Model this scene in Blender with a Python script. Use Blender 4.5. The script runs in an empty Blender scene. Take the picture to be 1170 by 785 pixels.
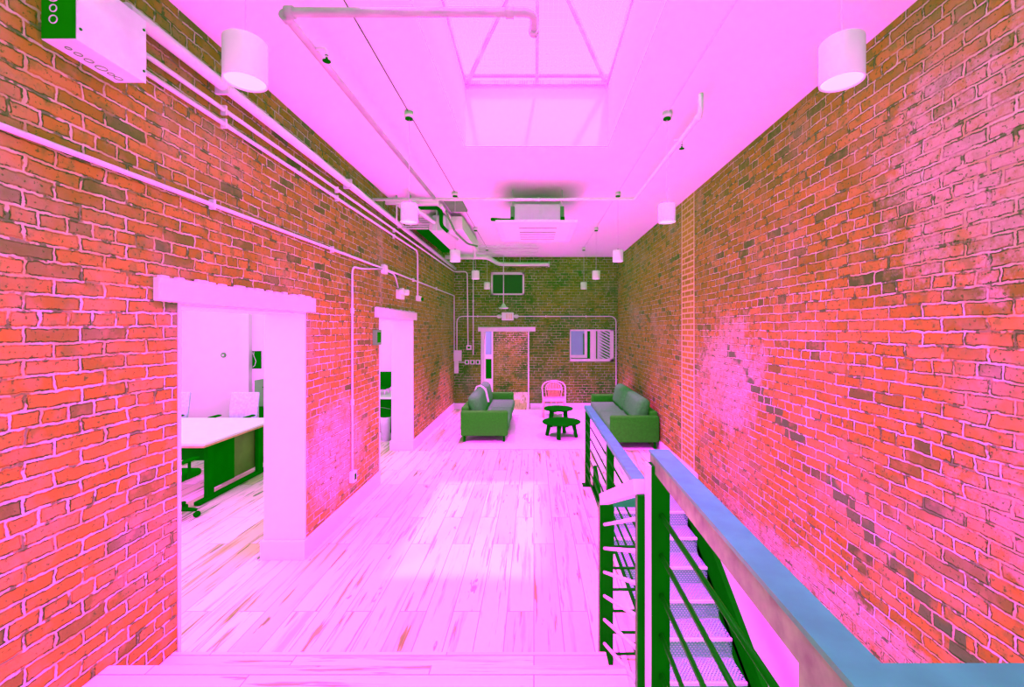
import bpy, bmesh, math, random
from mathutils import Vector, Matrix
random.seed(4)
PI = math.pi
S = bpy.context.scene
COL = S.collection

# ------------------------------------------------------------------ room measures (metres)
XL, XR, YB, YF, ZC = -2.0, 2.1, 10.93, -1.6, 3.8
EYE = 2.0
TH = 0.33

# ------------------------------------------------------------------ mesh helpers
class MB:
    def __init__(self): self.bm = bmesh.new()
    def box(self, x0, x1, y0, y1, z0, z1, r=0.0, seg=2):
        b = bmesh.new()
        bmesh.ops.create_cube(b, size=1)
        for v in b.verts:
            v.co = Vector((x0 + (v.co.x + .5) * (x1 - x0), y0 + (v.co.y + .5) * (y1 - y0), z0 + (v.co.z + .5) * (z1 - z0)))
        if r > 0:
            bmesh.ops.bevel(b, geom=b.edges[:], offset=r, segments=seg, profile=.5, affect='EDGES')
        return self._merge(b)
    def obox(self, c, sx, sy, sz, rot=(0, 0, 0), r=0.0, seg=2):
        b = bmesh.new()
        bmesh.ops.create_cube(b, size=1)
        for v in b.verts: v.co = Vector((v.co.x * sx, v.co.y * sy, v.co.z * sz))
        if r > 0: bmesh.ops.bevel(b, geom=b.edges[:], offset=r, segments=seg, profile=.5, affect='EDGES')
        from mathutils import Euler
        M = Matrix.Translation(Vector(c)) @ Euler(rot).to_matrix().to_4x4()
        bmesh.ops.transform(b, matrix=M, verts=b.verts[:])
        return self._merge(b)
    def _merge(self, b):
        me = bpy.data.meshes.new('t'); b.to_mesh(me); b.free()
        self.bm.from_mesh(me); bpy.data.meshes.remove(me)
        return self
    def bar(self, p0, p1, w, h=None):
        """square bar between two points, w across, h in the up direction"""
        h = h or w
        p0, p1 = Vector(p0), Vector(p1); d = (p1 - p0); L = d.length; d.normalize()
        up = Vector((0, 0, 1)) if abs(d.z) < .95 else Vector((0, 1, 0))
        s = d.cross(up).normalized(); u = s.cross(d).normalized()
        vs = []
        for p in (p0, p1):
            for a, b_ in ((-1, -1), (1, -1), (1, 1), (-1, 1)):
                vs.append(self.bm.verts.new(p + s * a * w / 2 + u * b_ * h / 2))
        f = self.bm.faces.new
        f(vs[3::-1]); f(vs[4:8])
        for i in range(4):
            j = (i + 1) % 4
            f((vs[i], vs[j], vs[4 + j], vs[4 + i]))
        return self
    def tube(self, pts, r, n=10, fillet=0.0, cap=True):
        pts = [Vector(p) for p in pts]
        if fillet > 0 and len(pts) > 2:
            out = [pts[0]]
            for i in range(1, len(pts) - 1):
                a, b_, c = pts[i - 1], pts[i], pts[i + 1]
                f_ = min(fillet, (b_ - a).length * .45, (c - b_).length * .45)
                p, q = b_ + (a - b_).normalized() * f_, b_ + (c - b_).normalized() * f_
                for k in range(6):
                    t = k / 5
                    out.append(p * (1 - t) ** 2 + b_ * 2 * t * (1 - t) + q * t * t)
            out.append(pts[-1]); pts = out
        rings = []; nrm = None
        for i, p in enumerate(pts):
            d = (pts[min(i + 1, len(pts) - 1)] - pts[max(i - 1, 0)]).normalized()
            if nrm is None:
                nrm = d.orthogonal().normalized()
            else:
                nrm = (nrm - d * nrm.dot(d))
                if nrm.length < 1e-5: nrm = d.orthogonal()
                nrm.normalize()
            bn = d.cross(nrm)
            rr = r[i] if isinstance(r, (list, tuple)) else r
            rings.append([self.bm.verts.new(p + (nrm * math.cos(2 * PI * k / n) + bn * math.sin(2 * PI * k / n)) * rr) for k in range(n)])
        for a, b_ in zip(rings, rings[1:]):
            for k in range(n):
                f = self.bm.faces.new((a[k], a[(k + 1) % n], b_[(k + 1) % n], b_[k])); f.smooth = True
        if cap:
            self.bm.faces.new(rings[0][::-1]); self.bm.faces.new(rings[-1])
        return self
    def lathe(self, c, prof, n=32, axis='z', caps=True):
        """prof: (radius, height) points"""
        c = Vector(c); rings = []
        for (r, h) in prof:
            ring = []
            for k in range(n):
                a = 2 * PI * k / n
                v = {'z': Vector((r * math.cos(a), r * math.sin(a), h)), 'y': Vector((r * math.cos(a), h, r * math.sin(a))),
                     'x': Vector((h, r * math.cos(a), r * math.sin(a)))}[axis]
                ring.append(self.bm.verts.new(c + v))
            rings.append(ring)
        for a, b_ in zip(rings, rings[1:]):
            for k in range(n):
                f = self.bm.faces.new((a[k], a[(k + 1) % n], b_[(k + 1) % n], b_[k])); f.smooth = True
        if caps: self.bm.faces.new(rings[0][::-1]); self.bm.faces.new(rings[-1])
        return self
    def prism(self, poly, axis, a0, a1):
        """polygon in the plane across axis, extruded from a0 to a1. axis x: poly=(y,z); y: (x,z); z: (x,y)"""
        def P(p, a):
            return {'x': Vector((a, p[0], p[1])), 'y': Vector((p[0], a, p[1])), 'z': Vector((p[0], p[1], a))}[axis]
        A = [self.bm.verts.new(P(p, a0)) for p in poly]; B = [self.bm.verts.new(P(p, a1)) for p in poly]
        self.bm.faces.new(A); self.bm.faces.new(B[::-1])
        for i in range(len(poly)):
            j = (i + 1) % len(poly)
            self.bm.faces.new((A[j], A[i], B[i], B[j]))
        return self
    def quad(self, *ps):
        self.bm.faces.new([self.bm.verts.new(Vector(p)) for p in ps]); return self
    def build(self, name, mat, parent=None, base=None, smooth=False):
        bmesh.ops.recalc_face_normals(self.bm, faces=self.bm.faces[:])
        me = bpy.data.meshes.new(name)
        o = bpy.data.objects.new(name, me); COL.objects.link(o)
        off = Vector(base) if base is not None else (wloc(parent) if parent is not None else Vector((0, 0, 0)))
        bmesh.ops.translate(self.bm, verts=self.bm.verts[:], vec=-off)
        if smooth:
            for f in self.bm.faces: f.smooth = True
        self.bm.to_mesh(me); self.bm.free()
        me.materials.append(mat)
        if parent is not None: o.parent = parent
        else: o.location = off
        return o

def wloc(o):
    v = Vector(o.location)
    while o.parent is not None:
        o = o.parent; v = v + Vector(o.location)
    return v

def tag(o, label, cat, group=None, kind=None):
    o['label'] = label; o['category'] = cat
    if group: o['group'] = group
    if kind: o['kind'] = kind
    return o
def empty(name, loc, label, cat, group=None):
    o = bpy.data.objects.new(name, None); COL.objects.link(o); o.location = loc
    o.empty_display_size = .1
    return tag(o, label, cat, group)
def struct(name, mb, m, label, cat, smooth=False):
    o = mb.build(name, m, smooth=smooth); o['kind'] = 'structure'; o['label'] = label; o['category'] = cat
    return o
def dup(root, loc, label=None, group=None):
    r = root.copy(); COL.objects.link(r); r.location = loc
    if label: r['label'] = label
    if group: r['group'] = group
    for ch in list(root.children):
        c = ch.copy(); COL.objects.link(c); c.parent = r
        for g in list(ch.children):
            d = g.copy(); COL.objects.link(d); d.parent = c
    return r

# ------------------------------------------------------------------ material helpers
class NT:
    def __init__(self, name):
        self.m = bpy.data.materials.new(name); self.m.use_nodes = True
        self.t = self.m.node_tree; self.N = self.t.nodes; self.L = self.t.links
        self.N.clear(); self.out = self.N.new('ShaderNodeOutputMaterial')
    def node(self, typ, ins=None, **props):
        n = self.N.new(typ)
        for k, v in props.items(): setattr(n, k, v)
        for k, v in (ins or {}).items():
            s = n.inputs[k]
            if hasattr(v, 'is_output'): self.L.new(v, s)
            else: s.default_value = v
        return n
    def math(self, op, a, b=0.0, c=0.0, clamp=False):
        n = self.N.new('ShaderNodeMath'); n.operation = op; n.use_clamp = clamp
        for i, v in enumerate((a, b, c)):
            if hasattr(v, 'is_output'): self.L.new(v, n.inputs[i])
            else: n.inputs[i].default_value = v
        return n.outputs[0]
    def mix(self, fac, a, b, blend='MIX'):
        n = self.N.new('ShaderNodeMix'); n.data_type = 'RGBA'; n.blend_type = blend
        for s, v in ((n.inputs[0], fac), (n.inputs[6], a), (n.inputs[7], b)):
            if hasattr(v, 'is_output'): self.L.new(v, s)
            elif isinstance(v, (int, float)): s.default_value = v
            else: s.default_value = (*v, 1) if len(v) == 3 else v
        return n.outputs[2]
    def ramp(self, fac, stops, interp='LINEAR'):
        n = self.N.new('ShaderNodeValToRGB'); n.color_ramp.interpolation = interp
        e = n.color_ramp.elements
        while len(e) < len(stops): e.new(.5)
        for i, (p, c) in enumerate(stops):
            e[i].position = p; e[i].color = (*c, 1) if len(c) == 3 else c
        self.L.new(fac, n.inputs[0]); return n.outputs[0]
    def step(self, v, lo, hi):
        n = self.N.new('ShaderNodeMapRange'); n.interpolation_type = 'SMOOTHSTEP'
        self.L.new(v, n.inputs[0]); n.inputs[1].default_value = lo; n.inputs[2].default_value = hi
        n.inputs[3].default_value = 0; n.inputs[4].default_value = 1
        return n.outputs[0]
    def noise(self, vec, scale, detail=3, rough=.5):
        n = self.N.new('ShaderNodeTexNoise'); n.inputs['Scale'].default_value = scale
        n.inputs['Detail'].default_value = detail; n.inputs['Roughness'].default_value = rough
        if vec is not None: self.L.new(vec, n.inputs['Vector'])
        return n.outputs['Fac']
    def obj(self):
        return self.N.new('ShaderNodeTexCoord').outputs['Object']
    def xyz(self, vec):
        n = self.N.new('ShaderNodeSeparateXYZ'); self.L.new(vec, n.inputs[0]); return n.outputs
    def comb(self, x, y, z=0.0):
        n = self.N.new('ShaderNodeCombineXYZ')
        for s, v in zip(n.inputs, (x, y, z)):
            if hasattr(v, 'is_output'): self.L.new(v, s)
            else: s.default_value = v
        return n.outputs[0]
    def bsdf(self, col, rough=.5, metal=0.0, bump=None, bump_d=.01, spec=.5, **kw):
        b = self.N.new('ShaderNodeBsdfPrincipled')
        for k, v in (('Base Color', col), ('Roughness', rough), ('Metallic', metal), ('Specular IOR Level', spec)):
            if hasattr(v, 'is_output'): self.L.new(v, b.inputs[k])
            elif isinstance(v, (int, float)): b.inputs[k].default_value = v
            else: b.inputs[k].default_value = (*v, 1)
        if bump is not None:
            bn = self.N.new('ShaderNodeBump'); bn.inputs['Distance'].default_value = bump_d
            bn.inputs['Strength'].default_value = 1.0
            self.L.new(bump, bn.inputs['Height']); self.L.new(bn.outputs[0], b.inputs['Normal'])
        return b.outputs[0]
    def done(self, sh):
        self.L.new(sh, self.out.inputs[0]); return self.m

def plain(name, rgb, rough=.5, metal=0.0, var=.08, scale=6.0, spec=.12):
    t = NT(name); o = t.obj()
    n = t.noise(o, scale, 4)
    lo = tuple(max(0, c * (1 - var)) for c in rgb); hi = tuple(min(1, c * (1 + var)) for c in rgb)
    c = t.ramp(n, [(.3, lo), (.7, hi)])
    return t.done(t.bsdf(c, rough, metal, spec=spec))

def brick(name, axis, bw=.225, rh=.0715, tone=.72, special=None, mt=None, patchy=0.0):
    """red brick in common bond; axis is the wall's horizontal object axis"""
    t = NT(name); o = t.obj(); s = t.xyz(o); mt = mt or tone
    h = s['XYZ'.index(axis.upper())]; z = s[2]
    d1 = t.noise(o, 2.2, 2); d2 = t.noise(o, 21.0, 3)
    hh = t.math('ADD', h, t.math('MULTIPLY', t.math('SUBTRACT', d2, .5), .030))
    hh = t.math('ADD', hh, t.math('MULTIPLY', t.math('SUBTRACT', d1, .5), .05))
    d3 = t.noise(o, 2.7, 2); d4 = t.noise(o, 27.0, 3)
    zz = t.math('ADD', z, t.math('MULTIPLY', t.math('SUBTRACT', d3, .5), .03))
    zz = t.math('ADD', zz, t.math('MULTIPLY', t.math('SUBTRACT', d4, .5), .019))
    v = t.comb(hh, zz, 0.0)
    def bt(ms, smooth):
        n = t.node('ShaderNodeTexBrick', {'Vector': v, 'Color1': (0, 0, 0, 1), 'Color2': (1, 1, 1, 1), 'Mortar': (0, 0, 0, 1), 'Scale': 1.0,
                   'Mortar Size': ms, 'Mortar Smooth': smooth, 'Bias': 0.0, 'Brick Width': bw, 'Row Height': rh})
        n.offset = .5; n.squash = .5; n.squash_frequency = 6
        return n
    A = bt(.0055, .25); B = bt(.0115, .30)
    rnd = A.outputs['Color']; mort = A.outputs['Fac']; ring = B.outputs['Fac']
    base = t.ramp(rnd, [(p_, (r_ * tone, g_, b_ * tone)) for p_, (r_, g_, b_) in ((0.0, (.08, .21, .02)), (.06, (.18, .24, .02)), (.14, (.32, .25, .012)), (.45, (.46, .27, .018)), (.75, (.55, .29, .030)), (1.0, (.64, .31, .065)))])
    blot = t.noise(o, 13.0, 4, .6)
    base = t.mix(t.math('MULTIPLY', t.step(blot, .47, .66), .72), base, (.20 * tone, .28, .02))
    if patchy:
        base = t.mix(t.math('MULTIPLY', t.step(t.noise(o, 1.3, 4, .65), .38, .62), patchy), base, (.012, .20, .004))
    soft = t.noise(o, 7.0, 3, .6)
    base = t.mix(t.math('MULTIPLY', t.step(soft, .48, .70), .35), base, (.66 * tone, .33, .17 * tone))
    # lime bloom, large soft patches
    big = t.noise(o, 1.1, 4, .6)
    lime = t.math('MULTIPLY', t.step(big, .50, .74), .42)
    fine = t.noise(o, 34.0, 4, .65)
    lime = t.math('MULTIPLY', lime, t.math('ADD', .45, t.math('MULTIPLY', fine, .9)))
    extra = None
    if special == 'right':
        # a worn lime-washed patch low down and dark bricks in a stepped diagonal band
        def blob(cy, cz, ry, rz, soft=.5):
            a = t.math('DIVIDE', t.math('SUBTRACT', h, cy), ry); b_ = t.math('DIVIDE', t.math('SUBTRACT', z, cz), rz)
            q = t.math('ADD', t.math('MULTIPLY', a, a), t.math('MULTIPLY', b_, b_))
            q = t.math('ADD', q, t.math('MULTIPLY', t.math('SUBTRACT', t.noise(o, 4.5, 5, .75), .5), 4.5))
            return t.math('SUBTRACT', 1.0, t.step(q, .2, 1.3))
        e1 = blob(4.75, 1.5, .8, .65); e2 = blob(1.98, 2.8, .7, .6); e3 = blob(1.75, 1.2, .5, .35); e4 = blob(3.3, .12, 1.5, .16)
        ex = t.math('MAXIMUM', t.math('MAXIMUM', e1, e2), t.math('MAXIMUM', t.math('MULTIPLY', e3, .6), t.math('MULTIPLY', e4, .85)))
        lime = t.math('MAXIMUM', lime, t.math('MULTIPLY', ex, t.math('ADD', .22, t.math('MULTIPLY', fine, 1.0))))
        # diagonal band from (4.75, 1.85) down to (2.15, .42)
        zq = t.math('MULTIPLY', t.math('ADD', t.math('FLOOR', t.math('DIVIDE', zz, rh)), .5), rh)
        dz = t.math('SUBTRACT', zq, t.math('ADD', t.math('MULTIPLY', h, .52), -.69))
        band = t.math('MULTIPLY', t.math('LESS_THAN', t.math('ABSOLUTE', t.math('ADD', dz, t.math('MULTIPLY', t.math('SUBTRACT', t.noise(o, 2.0, 1), .5), .12))), .058),
                      t.math('MULTIPLY', t.math('GREATER_THAN', h, 1.9), t.math('LESS_THAN', h, 4.75)))
        band = t.math('MULTIPLY', band, t.math('SUBTRACT', 1.0, t.math('MULTIPLY', mort, .8)))
        extra = t.math('MULTIPLY', band, t.step(t.noise(o, 4.0, 2), .38, .5))
    if special == 'left':
        a = t.math('DIVIDE', t.math('SUBTRACT', h, 4.45), .75); b_ = t.math('DIVIDE', t.math('SUBTRACT', z, .75), .55)
        q = t.math('ADD', t.math('MULTIPLY', a, a), t.math('MULTIPLY', b_, b_))
        q = t.math('ADD', q, t.math('MULTIPLY', t.math('SUBTRACT', t.noise(o, 4.5, 5, .75), .5), 4.0))
        lime = t.math('MAXIMUM', lime, t.math('MULTIPLY', t.math('SUBTRACT', 1.0, t.step(q, .2, 1.3)), .55))
        # chalky streak running down beside the second doorway
        st = t.math('LESS_THAN', t.math('ABSOLUTE', t.math('ADD', t.math('SUBTRACT', h, 5.72), t.math('MULTIPLY', t.math('SUBTRACT', blot, .5), .25))), .06)
        st = t.math('MULTIPLY', st, t.math('GREATER_THAN', z, 2.25))
        lime = t.math('MAXIMUM', lime, t.math('MULTIPLY', st, .45))
    col = t.mix(lime, base, (.80 * tone, .44, .48 * tone))
    if extra is not None:
        col = t.mix(t.math('MULTIPLY', extra, .9), col, (.05, .25, .03))
    # pits and cracks
    pit = t.step(t.noise(o, 52.0, 3, .6), .60, .67)
    col = t.mix(t.math('MULTIPLY', pit, .85), col, (.05, .20, .01))
    mcol = t.mix(t.step(t.noise(o, 5.0, 3), .35, .65), (.62 * mt, .38, .22 * mt), (.84 * mt, .52, .56 * mt))
    gap = t.step(t.noise(o, 11.0, 4, .65), .46, .53)
    col = t.mix(t.math('MULTIPLY', t.math('MULTIPLY', ring, gap), .95), col, (.02, .19, .005))
    mm = t.math('MULTIPLY', mort, t.math('SUBTRACT', 1.0, t.math('MULTIPLY', t.step(t.noise(o, 8.0, 3, .6), .55, .60), .85)))
    col = t.mix(mm, col, mcol)
    if special == 'right':
        # a rebuilt pier of narrower bricks with pale vertical joints
        inn = t.math('MULTIPLY', t.math('GREATER_THAN', h, 5.74), t.math('LESS_THAN', h, 6.21))
        ln = t.math('MAXIMUM', t.math('LESS_THAN', t.math('ABSOLUTE', t.math('SUBTRACT', h, 5.74)), .018), t.math('LESS_THAN', t.math('ABSOLUTE', t.math('SUBTRACT', h, 6.21)), .018))
        pv = t.comb(t.math('SUBTRACT', h, 5.74), z, 0.0)
        pb = t.node('ShaderNodeTexBrick', {'Vector': pv, 'Color1': (.30, .30, .02, 1), 'Color2': (.55, .36, .04, 1), 'Mortar': (.74, .52, .30, 1), 'Scale': 1.0,
                    'Mortar Size': .011, 'Mortar Smooth': .1, 'Bias': 0.0, 'Brick Width': .235, 'Row Height': .0765})
        col = t.mix(inn, col, pb.outputs['Color'])
        col = t.mix(ln, col, (.76, .55, .34))
    hgt = t.math('ADD', t.math('MULTIPLY', t.math('SUBTRACT', 1.0, ring), .6), t.math('MULTIPLY', blot, .5))
    hgt = t.math('ADD', hgt, t.math('MULTIPLY', fine, .25))
    return t.done(t.bsdf(col, .85, 0, hgt, .012, spec=.2))

def planks(name, along, pw=.19, pl=1.55):
    t = NT(name); o = t.obj(); s = t.xyz(o)
    a, c = (s[1], s[0]) if along == 'y' else (s[0], s[1])
    v = t.comb(a, c, 0.0)
    b = t.node('ShaderNodeTexBrick', {'Vector': v, 'Color1': (0, 0, 0, 1), 'Color2': (1, 1, 1, 1), 'Mortar': (.5, .5, .5, 1), 'Scale': 1.0,
               'Mortar Size': .003, 'Mortar Smooth': .2, 'Bias': 0.0, 'Brick Width': pl, 'Row Height': pw})
    b.offset = .37
    rnd = b.outputs['Color']
    off = t.math('MULTIPLY', t.node('ShaderNodeSeparateColor', {'Color': rnd}).outputs[0], 37.0)
    gv = t.comb(t.math('MULTIPLY', a, .9), t.math('ADD', t.math('MULTIPLY', c, 13.0), off), off)
    g = t.noise(gv, 1.0, 5, .6)
    gv2 = t.comb(t.math('MULTIPLY', a, 1.6), t.math('ADD', t.math('MULTIPLY', c, 26.0), off), off)
    g2 = t.noise(gv2, 1.0, 4, .55)
    col = t.ramp(rnd, [(0.0, (.44, .62, .16)), (.2, (.64, .70, .36)), (.6, (.82, .76, .62)), (1.0, (.88, .78, .72))])
    col = t.mix(t.math('MULTIPLY', t.step(g, .53, .66), .9), col, (.20, .50, .06))
    col = t.mix(t.math('MULTIPLY', t.step(g2, .60, .66), .92), col, (.05, .38, .01))
    lk = t.noise(t.comb(t.math('MULTIPLY', a, 2.2), t.math('MULTIPLY', c, 7.0), 3.0), 1.0, 4, .6)
    col = t.mix(t.math('MULTIPLY', t.step(lk, .645, .68), .9), col, (.02, .32, .005))
    col = t.mix(t.math('MULTIPLY', b.outputs['Fac'], .9), col, (.035, .36, .012))
    return t.done(t.bsdf(col, .45, 0, t.math('SUBTRACT', 1.0, b.outputs['Fac']), .002, spec=.25))

def grate(name, rgb):
    t = NT(name); o = t.obj(); s = t.xyz(o)
    fx = t.math('FRACT', t.math('DIVIDE', s[0], .030)); u = t.math('ADD', s[1], s[2])
    row = t.math('FLOOR', t.math('DIVIDE', u, .020))
    fx = t.math('FRACT', t.math('ADD', t.math('DIVIDE', s[0], .030), t.math('MULTIPLY', row, .5)))
    fy = t.math('FRACT', t.math('DIVIDE', u, .020))
    hole = t.math('MULTIPLY', t.math('GREATER_THAN', fx, .36), t.math('GREATER_THAN', fy, .38))
    b = t.bsdf(rgb, .45, 0.0)
    tr = t.node('ShaderNodeBsdfTransparent').outputs[0]
    mx = t.node('ShaderNodeMixShader', {0: hole, 1: b, 2: tr})
    return t.done(mx.outputs[0])

M = {}
M['brick_l'] = brick('brick left wall', 'y', .215, .067, special='left')
M['brick_r'] = brick('brick right wall', 'y', .225, .0735, special='right')
M['brick_b'] = brick('brick back wall', 'x', .22, .068, tone=.42, mt=.62, patchy=.9)  # tone lowered for browner brick and for the dim far end's shade
M['white'] = plain('white painted plaster', (.90, .66, .90), .6, var=.02, scale=2)
M['trimw'] = plain('white gloss trim', (.95, .68, .95), .4, var=.02, scale=3)
M['ceil'] = plain('white ceiling paint', (.97, .86, .97), .7, var=.015, scale=1.2)
M['shaft'] = plain('white shaft paint', (.97, .74, .97), .7, var=.015, scale=1.2)
M['floor'] = planks('pale oak planks', 'y')
M['step'] = planks('pale oak step boards', 'x', .20, 1.3)
M['pipew'] = plain('white painted pipe', (.92, .80, .92), .4, var=.03)
M['emt'] = plain('grey galvanised conduit', (.90, .70, .92), .35, .0, var=.06)
M['greypipe'] = plain('grey iron pipe', (.42, .56, .42), .4, var=.12)
M['steel'] = plain('brushed steel rail', (.022, .54, .095), .38, .0, var=.12, scale=14, spec=.05)
M['black'] = plain('black painted steel', (.0008, .265, .0008), .45, var=.1, spec=.0)
M['blacks'] = plain('satin black steel', (.001, .275, .001), .35, var=.1, spec=.01)
M['dark'] = plain('black plastic', (.0008, .25, .0008), .5, var=.1, spec=.0)
M['sofa'] = plain('dark grey wool', (.042, .46, .05), .85, var=.15, scale=30, spec=.05)
M['sofad'] = plain('dark grey wool weave', (.018, .44, .010), .85, var=.15, scale=40, spec=.04)
M['tblack'] = plain('black stained wood', (.001, .25, .001), .4, var=.15, spec=.0)
M['rattan'] = plain('honey rattan', (.92, .46, .34), .55, var=.12, scale=25)
M['cane'] = plain('pale cane', (.95, .52, .62), .5, var=.08, scale=25)
M['railside'] = plain('grey steel rail side', (.13, .42, .08), .5, var=.35, scale=18)  # side of the rail darker than its top, shade put into colour
M['rug'] = plain('pale woven rug', (.86, .70, .84), .9, var=.05, scale=16)
M['grate'] = grate('perforated steel tread', (.20, .56, .42))
M['sheet'] = plain('galvanised sheet metal', (.72, .80, .82), .4, var=.12, scale=5)
M['sheetd'] = plain('dark sheet metal', (.006, .42, .002), .5, var=.1, spec=.0)  # dark tone for the junction box's shaded end; also a grey cover
M['wood'] = plain('plywood edge', (.62, .42, .16), .5, var=.15, scale=20)
M['desk'] = plain('white laminate', (.88, .88, .88), .4, var=.02)
M['cab'] = plain('dark bronze panel', (.10, .28, .03), .4, var=.3, scale=3)
M['mesh'] = plain('pale grey mesh fabric', (.45, .66, .70), .7, var=.15, scale=30)
M['paper'] = plain('matte white', (.93, .9, .92), .8, var=.03)
M['greycab'] = plain('grey enamel', (.13, .44, .13), .5, var=.1)
M['lampw'] = plain('white enamel lamp shade', (.93, .80, .93), .45, var=.02)
# lit diffuser
t = NT('lit lamp diffuser'); n = t.noise(t.obj(), 4, 2)
c = t.ramp(n, [(.3, (1, .40, .96)), (.7, (1, .42, 1))])
M['lit'] = t.done(t.node('ShaderNodeEmission', {'Color': c, 'Strength': 1.6}).outputs[0])
# blue glazing and plain dark glazing
def glass(name, rgb, alpha, rough=.1):
    t = NT(name); n = t.noise(t.obj(), 1.7, 3)
    c = t.mix(n, tuple(x * .8 for x in rgb), rgb)
    b = t.bsdf(c, rough, 0, spec=.6); tr = t.node('ShaderNodeBsdfTransparent').outputs[0]
    return t.done(t.node('ShaderNodeMixShader', {0: alpha, 1: tr, 2: b}).outputs[0])
M['blueglass'] = glass('blue tinted glass', (.38, .62, .95), .85)
M['darkglass'] = glass('dark window glass', (.002, .20, .002), .97, .9)
# wired skylight glass
t = NT('wired skylight glass'); s = t.xyz(t.obj())
gx = t.math('LESS_THAN', t.math('FRACT', t.math('DIVIDE', s[0], .045)), .10); gy = t.math('LESS_THAN', t.math('FRACT', t.math('DIVIDE', s[1], .045)), .10)
w = t.math('MAXIMUM', gx, gy)
b = t.node('ShaderNodeBsdfTranslucent', {'Color': (.9, .5, .9, 1)}).outputs[0]
tr = t.node('ShaderNodeBsdfTransparent', {'Color': (1, .42, 1, 1)}).outputs[0]
fac = t.math('ADD', .12, t.math('MULTIPLY', w, .12))
M['wired'] = t.done(t.node('ShaderNodeMixShader', {0: fac, 1: tr, 2: b}).outputs[0])
# perforated strut
t = NT('perforated strut'); o = t.obj(); s = t.xyz(o)
u = t.math('FRACT', t.math('DIVIDE', t.math('ADD', s[0], t.math('MULTIPLY', s[1], .77)), .022))
hole = t.math('GREATER_THAN', u, .5)
c = t.mix(t.math('MULTIPLY', hole, t.step(t.noise(o, 9, 2), .40, .55)), (.50, .60, .50), (.03, .36, .03))
M['strut'] = t.done(t.bsdf(c, .5))
# blinds with slanted dark weave for the right-hand window pane
t = NT('woven blind glass'); s = t.xyz(t.obj())
wv = t.math('FRACT', t.math('DIVIDE', t.math('ADD', s[2], t.math('MULTIPLY', s[0], .55)), .075))
ds = t.math('MULTIPLY', t.math('GREATER_THAN', t.math('ADD', wv, t.math('MULTIPLY', t.math('SUBTRACT', t.noise(t.obj(), 14, 3), .5), .6)), .48), t.step(s[0], .16, .32))
c = t.mix(ds, (.80, .62, .95), (.004, .22, .004))
M['weave'] = t.done(t.bsdf(c, .35))

# ------------------------------------------------------------------ THE ROOM
d1n, d1f, d2n, d2f = 2.454, 3.83, 5.65, 7.246     # left doorways, near and far jambs
LT = 2.15                                         # opening height
mb = MB(); X0 = XL - TH
for (y0, y1, z0, z1) in ((YF, d1n, -.2, ZC), (d1f, d2n, -.2, ZC), (d2f, YB + TH, -.2, ZC), (d1n, d1f, LT, ZC), (d2n, d2f, LT, ZC)):
    mb.box(X0, XL, y0, y1, z0, z1)
struct('wall_left', mb, M['brick_l'], 'long red brick wall on the left with two doorways', 'wall')
mb = MB(); mb.box(XR, XR + TH, YF, YB + TH, -.06, ZC)
struct('wall_right', mb, M['brick_r'], 'long red brick wall on the right above the stairs', 'wall')
mb = MB(); mb.box(XR - .02, XR + TH, YF, 5.6, -2.8, -.06)
mb.box(XR - .035, XR - .02, YF, 5.55, -.22, -.06)
struct('wall_stairwell', mb, M['white'], 'white painted lower wall of the stairwell under the right brick wall', 'wall')
mb = MB(); mb.box(.55, .72, YF, 5.6, -2.8, -.22); mb.box(.55, XR, 5.6, 5.75, -2.8, -.22)
struct('wall_stairwell_left', mb, M['white'], 'white stairwell wall below the edge of the plank floor', 'wall')
mb = MB(); mb.box(.55, XR + TH, YF, 5.75, -3.0, -2.8)
struct('floor_stairwell', mb, M['floor'], 'plank floor at the foot of the steel stairs', 'floor')

dx0, dx1, dzt = -1.29, -.131, 1.94                 # back doorway
wx0, wx1, wz0, wz1 = .896, 1.99, 1.19, 1.99       # back window
tx0, tx1, tz0, tz1 = -1.07, -.24, 2.85, 3.42      # upper dark window
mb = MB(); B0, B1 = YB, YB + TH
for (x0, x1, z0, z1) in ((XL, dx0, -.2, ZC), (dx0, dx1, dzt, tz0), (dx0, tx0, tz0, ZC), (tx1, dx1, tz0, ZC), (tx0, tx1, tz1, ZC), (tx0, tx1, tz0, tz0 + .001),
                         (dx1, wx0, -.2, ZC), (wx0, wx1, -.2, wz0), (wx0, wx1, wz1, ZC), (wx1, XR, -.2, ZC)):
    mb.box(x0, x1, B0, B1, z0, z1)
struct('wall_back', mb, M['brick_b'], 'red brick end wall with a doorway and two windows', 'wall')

# unseen front wall behind the viewer; two openings added for fill lamps
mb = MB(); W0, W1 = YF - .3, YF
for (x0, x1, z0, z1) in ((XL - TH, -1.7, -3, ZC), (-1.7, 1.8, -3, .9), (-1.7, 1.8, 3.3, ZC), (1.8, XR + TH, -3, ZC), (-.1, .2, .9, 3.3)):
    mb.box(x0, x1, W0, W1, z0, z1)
struct('wall_front', mb, M['brick_b'], 'brick wall behind the landing with two tall openings added for fill lamps', 'wall')

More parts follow.
